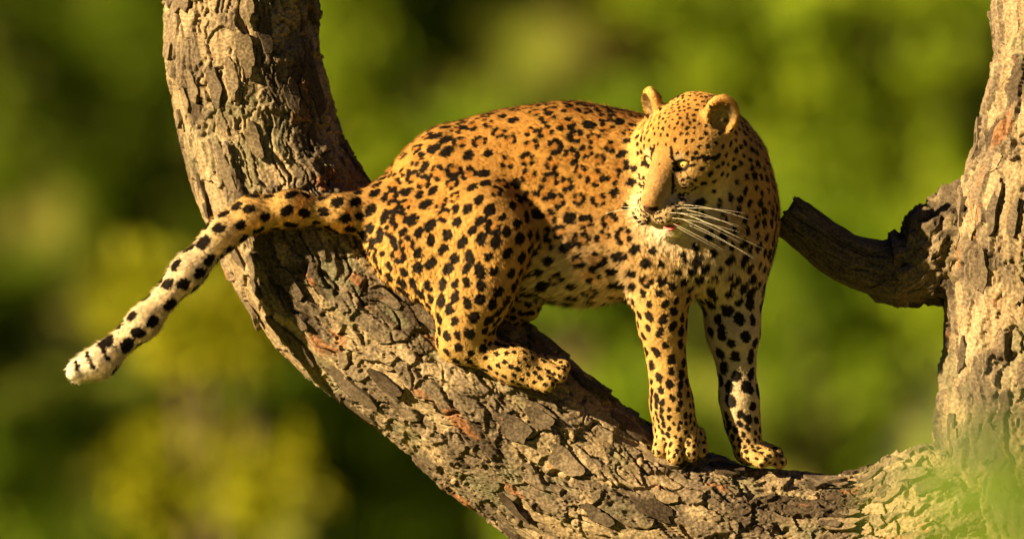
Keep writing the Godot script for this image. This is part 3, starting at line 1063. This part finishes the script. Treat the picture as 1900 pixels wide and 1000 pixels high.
	bone(Vector3(-0.31, 0.104, 0.07), Vector3(-0.41, 0.112, 0.078), 29, 27.5, 0.03, "tail")
	bone(Vector3(-0.41, 0.112, 0.078), Vector3(-0.48, 0.102, 0.08), 34, 32, 0.03, "tail")
	bone(Vector3(-0.48, 0.102, 0.08), Vector3(-0.53, 0.07, 0.084), 31, 29, 0.03, "tail")
	bone(Vector3(-0.53, 0.07, 0.084), Vector3(-0.6, -0.005, 0.092), 31, 30, 0.03, "tail_pale")
	bone(Vector3(-0.6, -0.005, 0.092), Vector3(-0.68, -0.097, 0.096), 27.5, 27, 0.03, "tail_pale")
	bone(Vector3(-0.68, -0.097, 0.096), Vector3(-0.76, -0.17, 0.096), 27, 27, 0.03, "tail_pale")
	bone(Vector3(-0.76, -0.17, 0.096), Vector3(-0.798, -0.186, 0.094), 27, 25, 0.03, "tail_tip")
	# head
	skin = 0.003
	group(0.03)
	bone(hp(0, 18, -55), hp(0, 10, -105), 59, 66, 0.03, "crown", hd(0, 0.3, -1))
	for s in [-1.0, 1.0]:
		bone(hp(s * 44, -38, -42), hp(s * 40, -30, -85), 42, 46, 0.03, "cheek", hd(s * 0.5, -0.1, -1))
		bone(hp(s * 30, 13, -14), hp(s * 38, 14, -40), 20, 24, 0.025, "face", hd(s * 0.4, 0.4, -1))
		bone(hp(s * 39, -22, -10), hp(s * 34, -32, 6), 24, 20, 0.02, "cheek", hd(s * 0.5, -0.1, -1))
		bone(hp(s * 50, -2, -46), hp(s * 46, 8, -80), 33, 40, 0.03, "cheek", hd(s * 0.5, -0.1, -1))
	bone(hp(0, 3, -6), hp(0, -37, 74), 30, 20, 0.016, "bridge", hd(0, 0.5, -1))
	bone(hp(0, -32, 0), hp(0, -60, 52), 37, 28, 0.02, "muzzle", hd(0, 0.1, -1))
	for s in [-1.0, 1.0]:
		bone(hp(s * 17, -70, 63), hp(s * 26, -75, 42), 26, 27, 0.010, "muzzle", hd(s * 0.4, -0.1, -1))
	group(0.008)
	bone(hp(0, -112, 50), hp(0, -107, 30), 18, 24, 0.02, "chin", hd(0, -0.6, -1))
	for s in [-1.0, 1.0]:
		bone(hp(s * 8, -108, 40), hp(s * 40, -72, -40), 20, 30, 0.02, "chin", hd(s * 0.3, -0.5, -1))
	group(0.010)
	bone(hp(0, -42, 76), hp(0, -52, 76), 17, 12, 0.01, "bridge", hd(0, 0.5, -1))
	skin = 0.0
	for s in [-1.0, 1.0]:
		group(0.012)
		var g := hd(s * 0.6, 0.12, 0.8)
		var ux := hu - g * hu.dot(g)
		ux = (ux.normalized() * 0.92 + hr * s * 0.38).normalized()
		ux = (ux - g * ux.dot(g)).normalized()
		lump(hp(s * 74, 50, -97), Basis(ux.cross(g), ux, g), Vector3(32, 37, 16), 0.01, "ear", ux)
		group(0.004, 1)
		lump(hp(s * 74, 50, -97) + g * 0.012 - ux * 0.002, Basis(ux.cross(g), ux, g), Vector3(26.5, 31, 16), 0.01, "ear", ux)
	# eye openings, nostrils, mouth
	for s in [-1.0, 1.0]:
		group(0.004, 1)
		var ex := hd(s, 0.18, -0.35)
		var ey := (hu - ex * hu.dot(ex)).normalized()
		lump(hp(s * 34, -2, 8), Basis(ex, ey, ex.cross(ey)), Vector3(17, 7.4, 20), 0.01, "face", hu)
		group(0.003, 1)
		bone(hp(s * 9, -49, 92), hp(s * 11, -50, 80), 4.5, 3.0, 0.01, "face")
	group(0.003, 1)
	lump(hp(16, -97, 62), Basis(hr, hu, hf), Vector3(26, 4.5, 22), 0.01, "face", hu)

	build_skin(Vector3(-0.86, -0.26, -0.17) + Vector3(0, -0.16, 0), Vector3(0.55, 0.36, 0.33))
	sk_col.resize(sk_pos.size())
	for i in sk_pos.size():
		var k := Vector3i((sk_pos[i] / 0.015).floor())
		if not nearest_cells.has(k): nearest_cells[k] = PackedInt32Array()
		nearest_cells[k].append(i)
	paint_head()
	var rng := RandomNumberGenerator.new()
	rng.seed = 99
	scatter_spots(rng)
	face_marks(rng)
	for k in 3:
		var q := Vector3(-0.804, -0.164, 0.112).lerp(Vector3(-0.754, -0.14, 0.116), k * 0.5)
		stroke(q, q + Vector3(0.012, -0.022, 0.008), 4.5)
	var n := (sk_pos.size() + 1999) / 2000
	in_threads(colour_block, n)
	fur_out.resize(n)
	in_threads(fur_block, n)
	var body := part("body", mesh_of(sk_pos, sk_nrm, sk_col, sk_idx), skin_mat, root)
	var buf := PackedFloat32Array()
	for b in fur_out: buf.append_array(b)
	fur_out.clear()
	var mm := MultiMesh.new()
	mm.transform_format = MultiMesh.TRANSFORM_3D
	mm.use_colors = true
	mm.mesh = tuft_mesh()
	mm.instance_count = buf.size() / 16
	mm.buffer = buf
	var fur := MultiMeshInstance3D.new()
	fur.name = "fur"
	fur.multimesh = mm
	fur.material_override = fur_mat
	fur.set_meta("kind", "stuff")
	body.add_child(fur, true)
	eyes(root)
	whiskers(root, rng)

# pigment of the head: nose leather, lips, pale lids and chin; bare places carry no fur
func paint(p: Vector3, r: float, c: Color, share: float, hair: float) -> void:
	r *= 0.001
	var lo := Vector3i(((p - Vector3.ONE * r) / 0.015).floor())
	var hi := Vector3i(((p + Vector3.ONE * r) / 0.015).floor())
	for z in range(lo.z, hi.z + 1):
		for y in range(lo.y, hi.y + 1):
			for x in range(lo.x, hi.x + 1):
				for i in nearest_cells.get(Vector3i(x, y, z), PackedInt32Array()):
					var d: float = sk_pos[i].distance_to(p) / r
					if d < 1.0:
						var w := share * (1.0 - smoothstep(0.75, 1.0, d))
						sk_base[i] = sk_base[i].lerp(Vector3(c.r, c.g, c.b), w)
						if hair >= 0.0: sk_par[i].a = lerpf(sk_par[i].a, hair, 1.0 - smoothstep(0.8, 1.0, d))

func paint_head() -> void:
	var pale := Color(0.548, 0.459, 0.311)
	for s in [-1.0, 1.0]:
		paint(hp(s * 33, 14, 4), 12, pale, 0.55, 0.004)
		paint(hp(s * 36, -17, 2), 12, pale, 0.7, 0.0035)
		paint(hp(s * 16, -84, 70), 16, pale, 0.5, 0.004)
		# ears: pale inside with a dark hollow of bare skin
		var g := hd(s * 0.6, 0.12, 0.8)
		paint(hp(s * 74, 50, -97) + g * 0.004, 27, Color(0.326, 0.252, 0.155), 0.8, 0.012)
		paint(hp(s * 82, 38, -92), 13, Color(0.044, 0.033, 0.026), 0.9, 0.0)
		# the lids' dark rims
		paint(hp(s * 34, -2, 4), 22, Color(0.022, 0.016, 0.012), 0.0, 0.0026)
		paint(hp(s * 34, -2, 2), 18.0, Color(0.015, 0.011, 0.009), 1.0, 0.0)
	# nose leather
	paint(hp(0, -53, 92), 16, Color(0.060, 0.030, 0.022), 1.0, 0.0)
	paint(hp(0, -42, 94), 8, Color(0.17, 0.085, 0.055), 0.7, 0.001)
	for s in [-1.0, 1.0]:
		paint(hp(s * 10, -50, 84), 10, Color(0.030, 0.016, 0.013), 1.0, 0.0)
	paint(hp(0, -62, 88), 6, Color(0.030, 0.020, 0.017), 1.0, 0.0)

func face_marks(rng: RandomNumberGenerator) -> void:
	for s in [-1.0, 1.0]:
		# dark inner and outer corners of the eye and the streak above
		stroke(hp(s * 23, -1, 14), hp(s * 17, -6, 19), 6.0)
		stroke(hp(s * 17, -10, 22), hp(s * 20, -40, 40), 3.4 if s > 0.0 else 2.2)
		for k in 26:
			mark(hp(s * rng.randf_range(24, 54), rng.randf_range(-60, -20), rng.randf_range(-2, 40)), rng.randf_range(1.6, 2.6), 1.9)
		stroke(hp(s * 21, 8, 10), hp(s * 17, 30, 2), 3.4)
		stroke(hp(s * 22, 6, 13), hp(s * 50, 7, -8), 4.4)
		if s > 0.0: stroke(hp(s * 46, 3, -8), hp(s * 58, 4, -24), 4.2)
		if s > 0.0: stroke(hp(s * 62, -2, -30), hp(s * 78, -6, -46), 4.8)
		# rows of spots on the whisker pad
		for row in 4:
			for k in 7:
				var along := hp(s * (9 + k * 5.0), -63.0 - row * 7.6 + k * 1.6, 92.0 - k * 6.4)
				mark(along, 1.9 + 0.10 * k, 1.7, hd(s * 0.8, 0.25, -1))
		# black lip; at the near mouth corner the shadow is painted in with it
		stroke(hp(s * 4, -66, 88), hp(s * 22, -93, 76), 1.8)
		stroke(hp(s * 22, -94, 74), hp(s * 46, -90, 30), 4.0)
		if s > 0.0: stroke(hp(s * 46, -84, 34), hp(s * 58, -80, 6), 8.5)
		# backs of the ears
		for k in 14:
			mark(hp(s * 74, 46, -97) - hd(s * 0.6, 0.12, 0.8) * 0.045 + Vector3(rng.randfn(), rng.randfn(), rng.randfn()) * 0.012, 9.0)

func ball(r: float, colour: Callable, rings := 40) -> ArrayMesh:
	var v := PackedVector3Array()
	var n := PackedVector3Array()
	var c := PackedColorArray()
	var idx := PackedInt32Array()
	for j in rings + 1:
		var a := PI * j / rings
		for i in rings + 1:
			var b := TAU * i / rings
			var d := Vector3(sin(a) * cos(b), sin(a) * sin(b), cos(a))
			n.append(d); v.append(d * r); c.append(colour.call(a, b))
	for j in rings:
		for i in rings:
			var q := j * (rings + 1) + i
			idx.append_array([q, q + 1, q + rings + 1, q + 1, q + rings + 2, q + rings + 1])
	return mesh_of(v, n, c, idx)

func eyes(root: Node3D) -> void:
	var m := StandardMaterial3D.new()
	m.vertex_color_use_as_albedo = true
	m.roughness = 0.12
	m.clearcoat_enabled = true
	m.clearcoat = 0.6
	m.clearcoat_roughness = 0.05
	var fleck := noise(FastNoiseLite.TYPE_SIMPLEX, 61, 3.0, 2)
	var mesh := ball(0.0152, func(a: float, b: float) -> Color:
		if a < 0.13: return Color(0.006, 0.005, 0.004)
		if a < 0.80:
			var k := 1.0 + 0.35 * fleck.get_noise_2d(cos(b) * 4.0, sin(b) * 4.0)
			return Color(0.78 * k, 0.57 * k, 0.20 * k)
		if a < 0.92: return Color(0.03, 0.02, 0.012)
		return Color(0.35, 0.26, 0.18), 56)
	for s in [-1.0, 1.0]:
		var e := part("eye", mesh, m, root)
		var look: Vector3 = (hf * 0.92 + hr * s * 0.30 + hr * -0.12 + hu * 0.05).normalized()
		e.transform = Transform3D(Basis.looking_at(-look, hu), e.position + hp(s * 33.5, -2, -9.5))

func whiskers(root: Node3D, rng: RandomNumberGenerator) -> void:
	var m := StandardMaterial3D.new()
	m.albedo_color = Color(0.93, 0.90, 0.82)
	m.roughness = 0.45
	for s in [-1.0, 1.0]:
		for row in 4:
			for k in 3:
				var a := hp(s * (28 + k * 9.0), -63.0 - row * 8.0, 72.0 - k * 14.0)
				var i := nearest_vertex(a)
				if i >= 0: a = sk_pos[i]
				var l := rng.randf_range(0.085, 0.15) * (1.0 if s > 0.0 else 0.7)
				var d := hd(s * 1.0, 0.06 - row * 0.15 + rng.randf_range(-0.08, 0.08), rng.randf_range(-0.2, 0.12))
				var sag := hu * -0.030 - hf * rng.randf_range(0.01, 0.03)
				var st := SurfaceTool.new()
				st.begin(Mesh.PRIMITIVE_TRIANGLES)
				var p := a
				for q in 8:
					var t := (q + 1) / 8.0
					var e := a + d * l * t + sag * t * t * (l / 0.1)
					stick(p, e, 0.00022 * sqrt(1.0 - q / 8.0) + 0.00004, 0.00022 * sqrt(1.0 - (q + 1) / 8.0) + 0.00004, st)
					p = e
				part("whisker", st.commit(), m, root)
	var tongue := StandardMaterial3D.new()
	tongue.albedo_color = Color(0.85, 0.42, 0.40)
	tongue.roughness = 0.35
	var t := part("tongue", ball(1.0, func(_a: float, _b: float) -> Color: return Color.WHITE, 24), tongue, root)
	t.transform = Transform3D(Basis(hr * 0.014, hu * 0.0045, hf * 0.020), t.position + hp(22, -98, 60))

func background() -> void:
	var rng := RandomNumberGenerator.new()
	rng.seed = 4
	var green := Color(0.130, 0.215, 0.008)
	var bright := Color(0.195, 0.285, 0.010)
	var yellow := Color(0.200, 0.220, 0.005)
	var olive := Color(0.200, 0.180, 0.022)
	var shade_green := Color(0.100, 0.160, 0.004)  # green darkened to put the shaded patches of the slope into the leaves
	bush("yellowish_bush", -0.95, -17.0, 3.15, 1.0, yellow, "yellow green bush standing nearest, seen below the curve of the limb at lower left", "bush", "", rng, 1100)
	# z, x of each bush along that terrace of the slope, height, width, tint
	var rows := [
		[-25.0, [[-2.7, 1.5, 1.2, shade_green], [-1.75, 1.2, 1.0, green], [-0.6, 1.0, 1.2, green], [0.55, 1.1, 1.0, green], [1.6, 1.4, 1.2, green], [2.8, 1.6, 1.4, bright]]],
		[-33.0, [[-3.2, 2.0, 1.6, shade_green], [-2.3, 1.5, 1.2, shade_green], [-0.9, 1.5, 1.4, bright], [0.35, 1.2, 1.2, green], [1.5, 1.8, 1.2, bright], [2.15, 1.1, 0.8, shade_green], [2.9, 1.8, 1.3, bright]]],
		[-41.0, [[-3.5, 2.4, 1.8, shade_green], [-2.4, 1.8, 1.2, green], [-1.35, 2.0, 1.5, bright], [-0.45, 1.7, 1.3, bright], [0.6, 1.7, 1.3, olive], [1.75, 1.5, 1.1, green], [2.7, 2.0, 1.4, bright], [3.7, 2.0, 1.4, green]]],
		[-50.0, [[-4.1, 2.8, 2.0, shade_green], [-2.9, 2.7, 1.9, shade_green], [-1.6, 2.2, 1.6, bright], [-0.6, 2.2, 1.5, bright], [0.45, 1.9, 1.4, olive], [1.25, 1.8, 1.3, olive], [2.0, 2.0, 1.4, olive], [3.1, 2.3, 1.6, bright], [4.4, 2.4, 1.7, green]]],
		[-60.0, [[-4.8, 3.2, 2.3, shade_green], [-3.3, 3.0, 2.2, shade_green], [-1.9, 2.4, 1.7, bright], [-0.7, 2.3, 1.6, bright], [0.4, 1.9, 1.3, bright], [1.5, 2.2, 1.6, olive], [2.6, 2.4, 1.7, bright], [3.9, 2.6, 1.8, bright], [5.3, 2.8, 2.0, green]]],
	]
	# unseen trees added left of the view to throw shade on the slope
	var k := 0
	for p in [[-7.6, -22.0, 4.6], [-8.2, -30.0, 4.8], [-8.6, -39.0, 5.0], [-9.2, -49.0, 5.4], [-9.8, -60.0, 5.8]]:
		bush("added_shade_tree", p[0], p[1], p[2], 3.4, green, "added unseen green tree left of the view, %s up the slope, shading the bushes beside it" % ["lowest", "second", "third", "fourth", "highest"][k], "tree", "added trees shading the left of the slope", rng, 2600, 0.05)
		k += 1
	var ordinal := ["first", "second", "third", "fourth", "fifth", "sixth", "seventh", "eighth", "ninth"]
	var which := ["nearest", "second", "middle", "fourth", "farthest"]
	for r in rows.size():
		for i in rows[r][1].size():
			var e: Array = rows[r][1][i]
			var look := "shade darkened green" if e[3] == shade_green else "bright yellow green" if e[3] == bright else "olive" if e[3] == olive else "green"
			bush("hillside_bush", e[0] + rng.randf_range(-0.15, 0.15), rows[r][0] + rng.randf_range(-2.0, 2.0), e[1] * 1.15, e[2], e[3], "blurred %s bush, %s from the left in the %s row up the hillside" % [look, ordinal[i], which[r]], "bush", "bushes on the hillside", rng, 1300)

func foreground() -> void:
	var rng := RandomNumberGenerator.new()
	rng.seed = 8
	var foot := Vector3(0.50, hill(0.50, 9.0), 9.0)
	var o := thing("young_tree", foot, "out of focus leafy shoot close to the camera at lower right", "young tree")
	var st := SurfaceTool.new()
	st.begin(Mesh.PRIMITIVE_TRIANGLES)
	var v := PackedVector3Array()
	var n := PackedVector3Array()
	var idx := PackedInt32Array()
	var p := Vector3.ZERO
	for k in 8:
		var q := p + Vector3(rng.randf_range(-0.05, 0.03), 0.43, rng.randf_range(-0.04, 0.04))
		stick(p, q, 0.024 - k * 0.0025, 0.0215 - k * 0.0025, st)
		p = q
	for k in 22:
		var a := Vector3(-0.03, 2.90 + k * 0.0225, 0)
		var b := a + Vector3(-0.07 - 0.018 * (k % 4), 0.03 + rng.randf_range(-0.04, 0.04), rng.randf_range(-0.14, 0.14))
		stick(a, b, 0.006, 0.002, st)
		for q in 8:
			var at := a.lerp(b, 0.1 + 0.13 * q)
			var d := (b - a).normalized().rotated(Vector3.UP, rng.randf_range(-1.3, 1.3)) + Vector3(0, rng.randf_range(-0.5, 0.25), 0)
			leaf_into(v, n, idx, at, d.normalized(), Vector3(rng.randfn() * 0.5 - 0.5, 0.8, rng.randfn() * 0.5 + 0.5).normalized(), rng.randf_range(0.05, 0.08), 0.034)
	part("stem", st.commit(), wood_mat, o, false)
	var m: StandardMaterial3D = leaf_mats.bush.duplicate()
	m.vertex_color_use_as_albedo = false
	m.albedo_color = Color(0.130, 0.235, 0.003).linear_to_srgb()
	part("leaves", mesh_of(v, n, PackedColorArray(), idx), m, o, false).set_meta("kind", "stuff")
